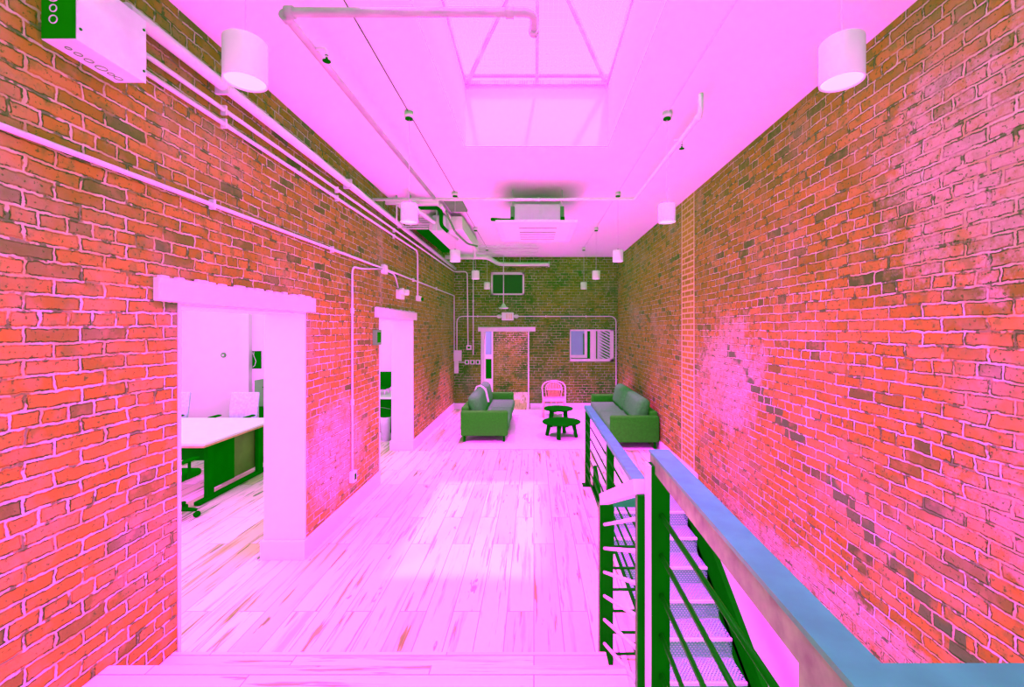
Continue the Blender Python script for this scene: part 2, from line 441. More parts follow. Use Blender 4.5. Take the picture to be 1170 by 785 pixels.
# ceiling with the skylight opening
sx0, sx1, sy0, sy1 = -.672, .725, 1.85, 4.3
mb = MB()
for (x0, x1, y0, y1) in ((XL - TH, sx0, YF, YB + TH), (sx1, XR + TH, YF, YB + TH), (sx0, sx1, YF, sy0), (sx0, sx1, sy1, YB + TH)):
    mb.box(x0, x1, y0, y1, ZC, ZC + .004)
struct('ceiling', mb, M['ceil'], 'white painted ceiling over the whole hall', 'ceiling')
zs = 4.40
mb = MB()
mb.box(sx0 - .08, sx0, sy0 - .08, sy1 + .08, ZC + .004, zs); mb.box(sx1, sx1 + .08, sy0 - .08, sy1 + .08, ZC + .004, zs)
mb.box(sx0, sx1, sy0 - .08, sy0, ZC + .004, zs); mb.box(sx0, sx1, sy1, sy1 + .08, ZC + .004, zs)
struct('ceiling_skylight_shaft', mb, M['shaft'], 'white shaft walls around the skylight opening', 'ceiling')

# skylight: hipped wired glass on perforated struts
rx, ry0, ry1, rz = .03, sy0 + .95, sy1 - .95, 5.06
sk = bpy.data.objects.new('window_1', None); COL.objects.link(sk); sk.location = (rx, (sy0 + sy1) / 2, zs)
sk['kind'] = 'structure'; sk['label'] = 'hipped skylight of wired glass in the white ceiling'; sk['category'] = 'skylight'
a, b, c, d = (sx0, sy0, zs), (sx1, sy0, zs), (sx1, sy1, zs), (sx0, sy1, zs); e, f = (rx, ry0, rz), (rx, ry1, rz)
for q in ((a, b, e), (b, c, f, e), (c, d, f), (d, a, e, f)):
    mb = MB(); mb.quad(*q); mb.build('pane', M['wired'], sk)
mb = MB()
mb.bar((sx0, sy1 - .03, zs + .0), (sx1, sy1 - .03, zs + .0), .035, .03); mb.bar((sx0, sy1 - .03, zs + .07), (sx1, sy1 - .03, zs + .07), .03, .02)
for p, q in ((d, f), (c, f), (a, e), (b, e), (e, f)): mb.bar(Vector(p) - Vector((0, 0, .02)), Vector(q) - Vector((0, 0, .02)), .032, .03)
mb.bar((rx, sy1 - .03, zs + .02), (rx, ry1, rz - .03), .03, .025)
mb.bar((sx0, sy0, zs), (sx1, sy0, zs), .035, .03); mb.bar((sx0, sy0, zs), (sx0, sy1, zs), .035, .03); mb.bar((sx1, sy0, zs), (sx1, sy1, zs), .035, .03)
mb.build('frame', M['strut'], sk)

# main floor, offices and back room share one level
mb = MB()
mb.box(-8.0, .73, 1.0, 14.1, -.2, 0.0); mb.box(.73, XR, 5.6, 14.1, -.2, 0.0)
struct('floor', mb, M['floor'], 'pale oak plank floor with dark knots running the length of the hall', 'floor')
mb = MB(); mb.box(XL, .40, 2.05, 2.43, 0.0, .21, .006)
struct('floor_step', mb, M['step'], 'single oak step below the landing', 'step')
mb = MB(); mb.box(XL, .43, YF, 2.06, .0, .42, .006); mb.box(.43, XR, YF, .60, .0, .42, .006)
struct('floor_landing', mb, M['step'], 'oak landing at the front of the hall', 'landing')
# steel channel along the floor's edge over the stairs
mb = MB(); mb.box(.73, .745, .6, 5.6, -.22, .012)
struct('trim_5', mb, M['black'], 'black steel edge along the plank floor above the stairs', 'trim')

# baseboards
mb = MB(); mb.box(XL, XL + .018, d1f - .02, d2n, 0, .165); struct('baseboard_left', mb, M['trimw'], 'white baseboard between the two left doorways', 'baseboard')
mb = MB(); mb.box(XL, XL + .018, d2f - .02, YB, 0, .165); struct('baseboard_left_far', mb, M['trimw'], 'white baseboard from the second left doorway to the end wall', 'baseboard')
mb = MB(); mb.box(XR - .018, XR, 5.6, YB, 0, .14); struct('baseboard_right', mb, M['trimw'], 'white baseboard behind the right sofa', 'baseboard')
mb = MB(); mb.box(XL + .018, dx0 - .05, YB - .018, YB, 0, .15); struct('baseboard_back', mb, M['trimw'], 'white baseboard left of the back doorway', 'baseboard')
mb = MB(); mb.box(dx1 + .04, XR - .018, YB - .018, YB, 0, .15); struct('baseboard_back_right', mb, M['trimw'], 'white baseboard under the back window', 'baseboard')

# left doorway linings and lintels
def doorway(n, y0, y1, label):
    o = bpy.data.objects.new('door_%d' % n, None); COL.objects.link(o); o.location = (XL - TH / 2, (y0 + y1) / 2, 0)
    o['kind'] = 'structure'; o['label'] = label; o['category'] = 'doorway'
    m_ = MB(); m_.box(X0 - .02, XL + .006, y0, y0 + .02, 0, LT); m_.build('jamb', M['trimw'], o)
    m_ = MB(); m_.box(X0 - .02, XL + .006, y1 - .02, y1, 0, LT); m_.box(X0 - .04, XL + .018, y1 - .045, y1 - .02, 0, .165, .004); m_.build('jamb', M['trimw'], o)
    m_ = MB(); m_.box(X0 - .02, XL + .004, y0 + .02, y1 - .02, LT - .02, LT)
    m_.box(XL - .01, XL + .035, y0 - .155, y1 + .12, LT + .0, LT + .125, .006)
    for k in range(14):      # ragged mortar along the lintel's top
        yy = y0 - .12 + (y1 - y0 + .2) * (k + random.random() * .6) / 14
        m_.obox((XL + .008, yy, LT + .125), .03, .05 + .05 * random.random(), .02 + .02 * random.random(), (0, 0, 0), .006)
    m_.build('lintel', M['trimw'], o)
doorway(1, d1n, d1f, 'first doorway on the left, white lining, open to the office with the desk')
doorway(2, d2n, d2f, 'second doorway on the left, white lining, nearer the sofas')

# back doorway trim
o = bpy.data.objects.new('door_3', None); COL.objects.link(o); o.location = ((dx0 + dx1) / 2, YB, 0)
o['kind'] = 'structure'; o['label'] = 'doorway in the end wall under a white lintel'; o['category'] = 'doorway'
mb = MB(); mb.box(dx0 - .03, dx0 + .05, YB - .012, YB + TH, 0, dzt); mb.build('jamb', M['trimw'], o)
mb = MB(); mb.box(dx1 - .02, dx1 + .015, YB - .008, YB + TH, 0, dzt); mb.build('jamb', M['trimw'], o)
mb = MB(); mb.box(dx0 - .10, dx1 + .17, YB - .05, YB + .02, dzt, dzt + .115, .006)
mb.build('lintel', M['trimw'], o)

# room behind the back wall
mb = MB(); YE = 13.9
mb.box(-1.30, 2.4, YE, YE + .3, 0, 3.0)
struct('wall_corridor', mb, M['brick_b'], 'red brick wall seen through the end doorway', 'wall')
mb = MB(); mb.box(-3.2, -3.0, B1, YE + .3, 0, 3.0); mb.box(2.4, 2.6, B1, YE + .3, 0, 3.0); mb.box(-3.0, -1.80, YE, YE + .3, 0, 3.0)
struct('wall_corridor_side', mb, M['white'], 'white side walls of the room behind the end doorway', 'wall')
mb = MB(); mb.box(-3.2, 2.6, B1, YE + .3, 3.0, 3.1)
struct('ceiling_corridor', mb, M['ceil'], 'white ceiling of the room behind the end wall', 'ceiling')
# glazed door at the end of that room
o = bpy.data.objects.new('door_4', None); COL.objects.link(o); o.location = (-1.55, YE, 0)
o['kind'] = 'structure'; o['label'] = 'half glazed door at the far end behind the doorway'; o['category'] = 'door'
mb = MB(); mb.box(-1.80, -1.72, YE, YE + .08, 0, 3.0); mb.box(-1.34, -1.30, YE - .01, YE + .08, 0, 3.0); mb.box(-1.72, -1.34, YE, YE + .07, 1.05, 1.19); mb.box(-1.72, -1.34, YE, YE + .07, 0, .42); mb.box(-1.72, -1.34, YE, YE + .07, 2.2, 3.0)
mb.build('frame', M['trimw'], o)
mb = MB(); mb.box(-1.72, -1.34, YE + .03, YE + .04, 1.19, 2.2); mb.build('pane', M['blueglass'], o)
mb = MB(); mb.box(-1.72, -1.34, YE + .02, YE + .05, .42, 1.05); mb.box(-1.72, -1.34, YE + .005, YE + .02, .60, .615); mb.build('lower_panel', M['black'], o)

# back window, right of the doorway
o = bpy.data.objects.new('window_2', None); COL.objects.link(o); o.location = ((wx0 + wx1) / 2, YB, wz0)
o['kind'] = 'structure'; o['label'] = 'white framed two pane window in the end wall above the right sofa'; o['category'] = 'window'
mb = MB(); fw = .055; y0, y1 = YB - .02, YB + .1
mb.box(wx0, wx1, y0, y1, wz0, wz0 + .065); mb.box(wx0, wx1, y0, y1, wz1 - .04, wz1); mb.box(wx0, wx0 + .03, y0, y1, wz0, wz1); mb.box(wx1 - .085, wx1, y0, y1, wz0, wz1)
mb.box(1.41, 1.55, y0 + .005, y1, wz0, wz1)
mb.build('frame', M['trimw'], o)
mb = MB(); mb.box(wx0 + .03, 1.335, YB + .02, YB + .06, wz0 + .085, wz0 + .16); mb.box(1.265, 1.335, YB + .02, YB + .06, wz0 + .16, wz1 - .04); mb.build('sash', M['trimw'], o)
mb = MB(); mb.box(wx0 + .03, 1.265, YB + .04, YB + .05, wz0 + .16, wz1 - .04); mb.build('pane', M['blueglass'], o)
mb = MB(); mb.box(1.235, 1.265, YB + .03, YB + .06, wz0 + .17, wz1 - .1); mb.box(1.335, 1.41, YB + .05, YB + .09, wz0 + .065, wz1 - .04); mb.box(wx0 + .03, 1.335, YB + .05, YB + .07, wz0 + .065, wz0 + .085); mb.box(1.55, 1.59, YB + .05, YB + .09, wz0 + .065, wz1 - .04); mb.build('gasket', M['black'], o)
mb = MB(); mb.box(1.59, wx1 - .085, YB + .06, YB + .07, wz0 + .065, wz1 - .04); mb.build('pane', M['weave'], o)

# small dark window high on the end wall
o = bpy.data.objects.new('window_3', None); COL.objects.link(o); o.location = ((tx0 + tx1) / 2, YB, tz0)
o['kind'] = 'structure'; o['label'] = 'small dark window with a pale frame high on the end wall'; o['category'] = 'window'
mb = MB(); y0, y1 = YB - .025, YB + .08
mb.box(tx0, tx1, y0, y1, tz0, tz0 + .04); mb.box(tx0, tx1, y0, y1, tz1 - .06, tz1); mb.box(tx0, tx0 + .045, y0, y1, tz0, tz1); mb.box(tx1 - .045, tx1, y0, y1, tz0, tz1)
mb.build('frame', M['trimw'], o)
mb = MB(); mb.box(tx0 + .045, tx1 - .045, YB + .02, YB + .03, tz0 + .04, tz1 - .06); mb.build('pane', M['darkglass'], o)

# office behind the left wall
OX, OY0, OY1, OZ = -8.0, 1.0, 9.4, 3.1
mb = MB(); mb.box(OX, X0, OY1, OY1 + .15, 0, OZ); mb.box(-6.25, -6.05, OY1 - .12, OY1, 0, OZ)
struct('wall_office_far', mb, M['white'], 'white office wall seen through the left doorways', 'wall')
mb = MB(); mb.box(OX - .15, OX, OY0, OY1 + .15, 0, OZ)
struct('wall_office_side', mb, M['white'], 'white outer wall of the office', 'wall')
mb = MB(); mb.box(OX, -6.8, OY0 - .15, OY0, 0, OZ); mb.box(-3.2, X0, OY0 - .15, OY0, 0, OZ); mb.box(-6.8, -3.2, OY0 - .15, OY0, 0, .8); mb.box(-6.8, -3.2, OY0 - .15, OY0, 2.7, OZ)
struct('wall_office_front', mb, M['white'], 'white office wall with a wide opening added for the fill lamp', 'wall')
mb = MB(); mb.box(OX - .15, X0, OY0 - .15, OY1 + .15, OZ, OZ + .1)
struct('ceiling_office', mb, M['ceil'], 'white office ceiling', 'ceiling')
mb = MB(); mb.box(X0 - .012, X0, OY0, d1n, 0, OZ); mb.box(X0 - .012, X0, d1f, d2n, 0, OZ); mb.box(X0 - .012, X0, d2f, OY1, 0, OZ); mb.box(X0 - .012, X0, d1n, d1f, LT, OZ); mb.box(X0 - .012, X0, d2n, d2f, LT, OZ)
struct('wall_office_inner', mb, M['white'], 'white plastered back of the left brick wall', 'wall')

# ------------------------------------------------------------------ RAILINGS AND STAIRS
RW = .05
# far guardrail beside the stairs
g = empty('guardrail', (.69, 4.15, 0), 'black steel guardrail with level bars between the floor and the stairs', 'railing')
rX = .69
for i, yy in enumerate((5.60, 3.95, 2.72)):
    mb = MB(); mb.box(rX - .035, rX - .012, yy - .03, yy + .03, 0, .97); mb.box(rX + .012, rX + .03, yy - .03, yy + .03, 0, .97)
    mb.box(rX - .012, rX + .012, yy - .022, yy + .022, 0.01, .97)
    p = mb.build('post', M['blacks'], g)
    mb = MB(); mb.box(rX - .07, rX + .04, yy - .06, yy + .06, 0.0, .012)
    for sx in (-.055, .027):
        for sy in (-.045, .045): mb.lathe((rX + sx, yy + sy, .012), [(.008, 0), (.008, .006), (.004, .008)], 8)
    mb.build('base_plate', M['blacks'], p)
mb = MB(); mb.box(rX - .045, rX + .045, 2.70, 5.63, .975, 1.02, .006); mb.build('top_rail', M['steel'], g)
for k in range(6):
    mb = MB(); zb = .16 + .135 * k
    mb.tube([(rX - .02, 2.72, zb), (rX - .02, 5.60, zb)], .0085, 8); mb.build('bar', M['blacks'], g)

# short return at the head of the step
g = empty('guardrail_return', (.57, 2.66, 0), 'short black guardrail return between the step post and the long guardrail', 'railing')
mb = MB(); mb.box(.39, .47, 2.585, 2.655, 0, .96, .003); mb.build('post', M['blacks'], g)
mb = MB(); mb.box(.47, .735, 2.625, 2.675, .93, .985, .004); mb.build('top_rail', M['steel'], g)
for k in range(6):
    mb = MB(); zb = .03 + .13 * k
    mb.tube([(.47, 2.655, zb), (.735, 2.655, zb)], .0085, 8); mb.build('bar', M['blacks'], g)

# sloping rail up the two steps
g = empty('stair_railing', (.42, 2.2, 0), 'short sloping railing with pale bars beside the oak steps', 'railing')
mb = MB(); mb.bar((.4095, 2.555, 1.006), (.445, 1.845, 1.335), .05, .06); mb.build('top_rail', M['trimw'], g)
for k in range(7):
    mb = MB(); z0_ = .85 - .14 * k; z1_ = 1.20 - .14 * k
    if z1_ < .44: continue
    mb.tube([(.415, 2.574, z0_), (.445, 1.85, z1_)], .009, 8); mb.build('bar', M['emt'], g)
mb = MB(); mb.box(.43, .465, 1.815, 1.86, .42, 1.31, .003); mb.build('post', M['blacks'], g)

# landing guardrail, nearest the viewer
g = empty('landing_guardrail', (.50, 1.2, .42), 'black landing guardrail with a wide steel top, nearest the camera', 'railing')
mb = MB(); mb.box(.465, .540, 1.735, 1.80, .42, 1.455, .002); p = mb.build('post', M['blacks'], g)
mb = MB(); mb.box(.457, .466, 1.735, 1.80, .42, 1.455); mb.build('lit_face', M['emt'], p)  # light on the post's left face, painted as a pale sliver
mb = MB(); mb.box(.456, .520, .69, .755, .42, 1.455, .002); mb.build('post', M['railside'], g)
mb = MB(); mb.box(XR - .10, XR - .03, .585, .655, .42, 1.455, .002); mb.build('post', M['black'], g)
mb = MB(); mb.prism([(.448, .58), (.52, .655), (.560, 1.82), (.478, 1.82)], 'z', 1.488, 1.50)
mb.prism([(.448, .58), (XR - .01, .58), (XR - .01, .655), (.52, .655)], 'z', 1.488, 1.50); tr_ = mb.build('top_rail', M['steel'], g)
mb = MB(); mb.prism([(.452, .585), (.516, .65), (.556, 1.815), (.482, 1.815)], 'z', 1.425, 1.4865)
mb.prism([(.452, .585), (XR - .01, .585), (XR - .01, .65), (.516, .65)], 'z', 1.425, 1.4865); mb.build('rail_tube', M['railside'], tr_)
for k in range(6):
    zb = 1.26 - .158 * k
    mb = MB(); mb.tube([(.505, 1.76, zb), (.495, .62, zb)], .0095, 8); mb.build('bar', M['blacks'], g)
for k in range(6):
    zb = 1.26 - .158 * k
    mb = MB(); mb.tube([(.50, .62, zb), (XR - .06, .62, zb)], .0095, 8); mb.build('bar', M['blacks'], g)

# steel stairs going down toward the viewer along the right wall
g = empty('steel_staircase', (1.29, 5.0, -1.5), 'steel staircase with perforated treads going down beside the right wall', 'stairs')
ty = lambda k: 5.03 - .28 * k
tz = lambda k: -.10 - .167 * k
NTR = 14
for k in range(NTR):
    yb = 5.6 if k == 0 else ty(k - 1)
    mb = MB(); mb.box(.80, 1.77, ty(k), yb, tz(k) - .006, tz(k)); mb.box(.80, 1.77, ty(k), ty(k) + .006, tz(k) - .16, tz(k) - .006)
    tr_ = mb.build('tread', M['grate'], g)
    mb = MB(); mb.box(.80, 1.77, ty(k) - .008, ty(k) + .012, tz(k) - .02, tz(k) + .003); mb.build('nosing', M['pipew'], tr_)
def stringer(x0, x1, up, dn):
    mb = MB(); sl = .167 / .28
    l = lambda y: -.10 + (y - 5.03) * sl
    mb.prism([(5.6, min(0, l(5.6) + up)), (5.6, l(5.6) - dn), (ty(NTR), l(ty(NTR)) - dn), (ty(NTR), l(ty(NTR)) + up), (5.03 + (.1 - up) / sl, 0) if up > .1 else (5.55, l(5.55) + up)], 'x', x0, x1)
    return mb
stringer(1.77, 1.82, .30, .14).build('stringer', M['black'], g)
stringer(.755, .80, .06, .14).build('stringer', M['black'], g)

# ------------------------------------------------------------------ PENDANT LAMPS
PX = (-1.035, 1.104); PY = (1.57, 3.63, 5.75, 7.76, 9.68); PD, PH, PB = .070, .150, 2.885
proto = None
nth = ['nearest', 'second nearest', 'third', 'fourth', 'farthest']
for i, yy in enumerate(PY):
    for sgn, xx in zip(('left', 'right'), PX):
        lab = 'white cylinder pendant lamp, %s in the row along the %s wall' % (nth[i], sgn)
        if proto is None:
            proto = empty('pendant_lamp', (xx, yy, PB), lab, 'pendant lamp', 'white cylinder pendant lamps')
            mb = MB(); mb.lathe((xx, yy, PB), [(PD, 0), (PD, PH - .006), (PD - .006, PH), (.012, PH), (.012, PH - .01), (PD - .012, PH - .012), (PD - .004, PH - .03), (PD - .004, .0), (PD, .0)], 40, caps=False); mb.build('shade', M['lampw'], proto)
            mb = MB(); mb.lathe((xx, yy, PB), [(PD - .005, .004), (PD - .005, .008), (.01, .010)], 40); mb.build('diffuser', M['lit'], proto)
            mb = MB(); mb.tube([(xx, yy, PB + PH - .005), (xx, yy, ZC - .03)], .0022, 6); mb.build('cord', M['emt'], proto)
            mb = MB(); mb.lathe((xx, yy, PB + PH), [(.009, -.004), (.009, .012), (.004, .02)], 12); mb.build('gland', M['blacks'], proto)
            mb = MB(); mb.lathe((xx, yy, ZC), [(.035, 0), (.035, -.02), (.04, -.022), (.04, -.045), (.02, -.05)], 24); cp = mb.build('canopy', M['pipew'], proto)
            mb = MB(); mb.lathe((xx, yy, ZC - .05), [(.03, 0), (.032, -.012), (.018, -.016)], 20); mb.build('hook_plate', M['blacks'], cp)
        else:
            dup(proto, (xx, yy, PB), lab)
        li = bpy.data.lights.new('pendant_bulb', 'SPOT'); li.energy = (350, 420, 560, 1250, 1800)[i]; li.color = (1, .010, 1); li.spot_size = math.radians((84, 84, 80, 70, 67)[i]); li.spot_blend = 1.0; li.shadow_soft_size = .05
        lo = bpy.data.objects.new('pendant_bulb', li); COL.objects.link(lo); lo.location = (xx, yy, PB - .006)

# ------------------------------------------------------------------ PIPES, CONDUIT AND BOXES
def pipe(name, pts, r, m, label, cat, fillet=.06, clamps=(), group=None, couplings=()):
    mb = MB(); mb.tube(pts, r, 10, fillet)
    for c, ax in couplings: mb.lathe(c, [(r * 1.35, -.02), (r * 1.35, .02)], 12, ax)
    o = mb.build(name, m, base=pts[0]); tag(o, label, cat, group)
    for c in clamps:
        mb = MB(); mb.box(*c); q = mb.build('clamp', M['emt'], o)
    return o
cy = lambda y, z, x=XL, r=.014: (x, x + 2 * r + .006, y - .008, y + .008, z - .03, z + .03)
x = XL + .016
pipe('wall_conduit', [(x, YF + .02, 2.74), (x, 1.64, 2.757), (x, 5.78, 2.80), (x, 10.9, 2.83), (x, 10.9, 1.25)], .013, M['emt'], 'grey conduit running the whole left wall above the doorways', 'conduit', .06,
     [cy(y, 2.745 + .0087 * y) for y in (2.7, 4.3, 7.2, 8.9)])
x2 = XL + .05
pipe('wall_pipe', [(x2, 2.09, 3.53), (x2, 10.85, 3.50)], .034, M['pipew'], 'thick white pipe high on the left wall just under the ceiling', 'pipe', .05,
     [(XL, x2 + .037, y - .008, y + .008, 3.475, 3.575) for y in (2.75, 4.6, 6.4)])
pipe('wall_conduit', [(XL + .018, 2.09, 3.40), (XL + .018, 10.9, 3.43), (-1.66, 10.9, 3.43), (-1.64, 10.9, 1.60)], .014, M['pipew'], 'white conduit under the thick pipe, turning down the end wall to a switch', 'conduit', .08,
     [cy(y, 3.40) for y in (2.8, 4.4, 6.2)])
pipe('wall_conduit', [(XL + .018, 2.09, 3.31), (XL + .018, 7.46, 3.33), (XL + .018, 7.46, 2.56)], .014, M['emt'], 'lowest of the upper conduits, dropping beside the second doorway', 'conduit', .12, [cy(y, 3.315) for y in (2.8, 4.4, 6.2)])
pipe('wall_conduit', [(XL + .016, 5.74, 2.79), (XL + .016, 5.0, 2.69), (XL + .016, 4.78, 2.69), (XL + .016, 4.78, .42)], .011, M['emt'], 'conduit dropping between the two doorways to a low outlet', 'conduit', .12, [cy(4.78, z) for z in (2.2, 1.2)])
pipe('wall_conduit', [(XL + .016, 5.82, 2.79), (XL + .016, 6.25, 2.78), (XL + .016, 6.40, 2.60)], .011, M['emt'], 'short bent conduit over the second doorway feeding the emergency light', 'conduit', .1)
mb = MB(); mb.box(XL, XL + .05, 5.72, 5.84, 2.73, 2.85, .006); j = tag(mb.build('conduit_box', M['emt'], base=(XL, 5.78, 2.79)), 'square conduit box over the wall between the doorways', 'conduit box')
mb = MB(); mb.box(XL + .05, XL + .056, 5.73, 5.83, 2.74, 2.84, .002); mb.build('cover_plate', M['pipew'], j)
mb = MB(); mb.box(XL, XL + .05, 4.735, 4.825, .33, .45, .005); j = tag(mb.build('outlet_box', M['emt'], base=(XL, 4.78, .39)), 'grey outlet box at the foot of the conduit between the doorways', 'outlet')
mb = MB(); mb.box(XL + .05, XL + .054, 4.755, 4.805, .355, .425, .002); mb.build('socket', M['dark'], j)

# emergency light over second doorway
g = empty('emergency_light', (XL, 6.45, 2.5), 'white twin head emergency light on the left wall over the second doorway', 'emergency light')
mb = MB(); mb.box(XL, XL + .07, 6.33, 6.55, 2.44, 2.58, .012); mb.build('housing', M['lampw'], g)
for yy in (6.32, 6.56):
    mb = MB(); mb.lathe((XL + .06, yy, 2.55), [(.02, -.01), (.045, .01), (.045, .06), (.035, .065)], 20, 'x'); mb.build('lamp_head', M['lampw'], g)
# camera on drop conduit
g = empty('wall_camera', (XL, 7.5, 2.53), 'small white camera with a dark lens at the end of a drop conduit', 'camera')
mb = MB(); mb.box(XL, XL + .06, 7.40, 7.58, 2.48, 2.57, .01); mb.build('housing', M['lampw'], g)
mb = MB(); mb.lathe((XL + .06, 7.55, 2.515), [(.03, 0), (.03, .03), (.02, .035)], 16, 'x'); mb.build('lens', M['dark'], g)
# speaker boxes by the second doorway's lintel
mb = MB(); mb.box(XL, XL + .05, 5.42, 5.60, 1.80, 1.99, .004); j = tag(mb.build('door_strike_box', M['greycab'], base=(XL, 5.5, 1.9)), 'small grey metal box on the brick beside the second doorway', 'control box')
mb = MB(); mb.box(XL + .05, XL + .055, 5.45, 5.57, 1.83, 1.96, .002); mb.build('cover_plate', M['sheetd'], j)

# wireway box upper left
g = empty('junction_box', (XL, 1.93, 3.32), 'large galvanised junction box with knockouts high on the left wall', 'junction box')
bx1, by0, by1, bz0, bz1 = -1.853, 1.776, 2.09, 3.175, 3.47
mb = MB(); mb.box(XL, bx1 - .004, by0, by1, bz0, bz1, .003); bd = mb.build('body', M['sheet'], g)
mb = MB(); mb.box(bx1 - .004, bx1, by0 - .002, by1 + .002, bz0 - .002, bz1 + .002, .001); mb.build('cover', M['sheet'], g)
mb = MB(); mb.box(XL + .004, bx1 - .006, by0 - .003, by0, bz0 + .004, bz1 - .004); fr_ = mb.build('shaded_end', M['sheetd'], g)  # shade on the box's end face, painted as a thin dark sheet
def ring(mb, c, r, ax, w=.0035):
    c = Vector(c); pts = []
    for k in range(25):
        a_ = 2 * PI * k / 24
        pts.append(c + (Vector((math.cos(a_) * r, 0, math.sin(a_) * r)) if ax == 'y' else Vector((math.cos(a_) * r, math.sin(a_) * r, 0))))
    mb.tube(pts, w, 6, cap=False)
mb = MB(); cx = (XL + bx1) / 2 - .02
for zc_, r in ((3.255, .016), (3.30, .014), (3.35, .022), (3.355, .013), (3.41, .016)): ring(mb, (cx, by0 - .004, zc_), r, 'y', .0022)
mb.build('knockout', M['emt'], fr_)
for yy, r in ((1.83, .010), (1.87, .013), (1.915, .015), (1.97, .020), (2.015, .012), (2.05, .015)):
    mb = MB(); ring(mb, (cx, yy, bz0 - .001), r, 'z', .002); mb.build('knockout', M['greycab'], bd)
for yy, zz in ((by0 + .012, bz0 + .05), (by1 - .012, bz0 + .05), (by1 - .012, bz1 - .05)):
    mb = MB(); mb.lathe((bx1, yy, zz), [(.006, 0), (.006, .003), (.003, .005)], 8, 'x'); mb.build('screw', M['blacks'], g)

# end wall conduit and boxes
yb = YB - .014
pipe('wall_conduit', [(-1.92, yb, 1.45), (-1.92, yb, 2.317), (2.05, yb, 2.317), (2.05, yb, .43)], .013, M['emt'], 'conduit looping across the end wall above the doorway and window', 'conduit', .16,
     [(xx - .01, xx + .01, YB - .03, YB, 2.29, 2.345) for xx in (-1.4, .3, 1.3)])
pipe('wall_conduit', [(-1.51, yb - .02, 3.79), (-1.51, yb - .02, 1.36)], .012, M['emt'], 'straight vertical conduit left of the end doorway', 'conduit', 0, [(-1.53, -1.49, YB - .05, YB, z - .01, z + .01) for z in (2.7, 1.7)])
mb = MB(); mb.box(-2.0 + .004, -1.80, YB - .06, YB, 1.20, 1.47, .006); j = tag(mb.build('breaker_box', M['trimw'], base=(-1.9, YB, 1.33)), 'white square box in the left corner of the end wall', 'electrical box')
mb = MB(); mb.box(-1.985, -1.815, YB - .066, YB - .06, 1.215, 1.455, .002); mb.build('lid', M['trimw'], j)
mb = MB(); mb.box(-1.985, -1.88, YB - .05, YB, .90, 1.195, .006); j = tag(mb.build('surge_box', M['pipew'], base=(-1.93, YB, 1.05)), 'narrow grey box under the white square box in the corner', 'electrical box')
mb = MB(); mb.box(-1.975, -1.89, YB - .056, YB - .05, .915, 1.18, .002); mb.build('lid', M['emt'], j)
mb = MB(); mb.box(-1.68, -1.555, YB - .045, YB, 1.48, 1.60, .006); j = tag(mb.build('switch_box', M['trimw'], base=(-1.62, YB, 1.54)), 'white switch at the foot of a conduit left of the end doorway', 'switch')
mb = MB(); mb.box(-1.65, -1.585, YB - .05, YB - .045, 1.515, 1.565, .002); mb.build('rocker', M['dark'], j)
pipe('wall_conduit', [(-1.88, yb, 1.17), (-1.72, yb, 1.17)], .010, M['emt'], 'short level conduit between the corner box and the switches', 'conduit', 0)
for k in range(3):
    x0 = -1.72 + .135 * k
    mb = MB(); mb.box(x0, x0 + .11, YB - .04, YB, 1.12, 1.23, .006)
    j = tag(mb.build('switch_box', M['emt'], base=(x0, YB, 1.17)), 'small grey switch box, %s of the three in a row left of the end doorway' % ('left', 'middle', 'right')[k], 'switch', 'three switch boxes in a row')
    mb = MB(); mb.box(x0 + .03, x0 + .08, YB - .045, YB - .04, 1.14, 1.21, .002); mb.build('rocker', M['dark'], j)

# exit light box and dome light over the end doorway
g = empty('exit_light', (-.65, YB, 2.30), 'white box light with side lamps on the conduit above the end doorway', 'emergency light')
mb = MB(); mb.box(-.80, -.50, YB - .09, YB, 2.215, 2.415, .015); hs = mb.build('housing', M['lampw'], g)
for sx in (-.86, -.44):
    mb = MB(); mb.lathe((sx, YB - .05, 2.317), [(.02, -.06), (.045, -.03), (.045, .03), (.02, .06)], 16, 'x'); mb.build('lamp_head', M['lampw'], g)
mb = MB()
for sx in (-.68, -.62, -.57): mb.box(sx, sx + .02, YB - .093, YB - .088, 2.25, 2.38)
mb.build('vent_slots', M['rattan'], hs)
g = empty('rod_lamp', (-.76, 10.6, 2.5), 'white dome lamp hanging on a long rod before the small dark window', 'lamp')
mb = MB(); mb.tube([(-.735, 10.6, ZC - .001), (-.735, 10.6, 2.60)], .011, 8); mb.build('rod', M['emt'], g)
mb = MB(); mb.lathe((-.735, 10.6, 2.49), [(.10, 0), (.115, .01), (.11, .03), (.06, .055), (.045, .10), (.02, .12), (.015, .15)], 24); mb.build('shade', M['lampw'], g)
mb = MB(); mb.lathe((-.735, 10.6, ZC), [(.04, 0), (.04, -.02), (.015, -.03)], 16); mb.build('canopy', M['pipew'], g)

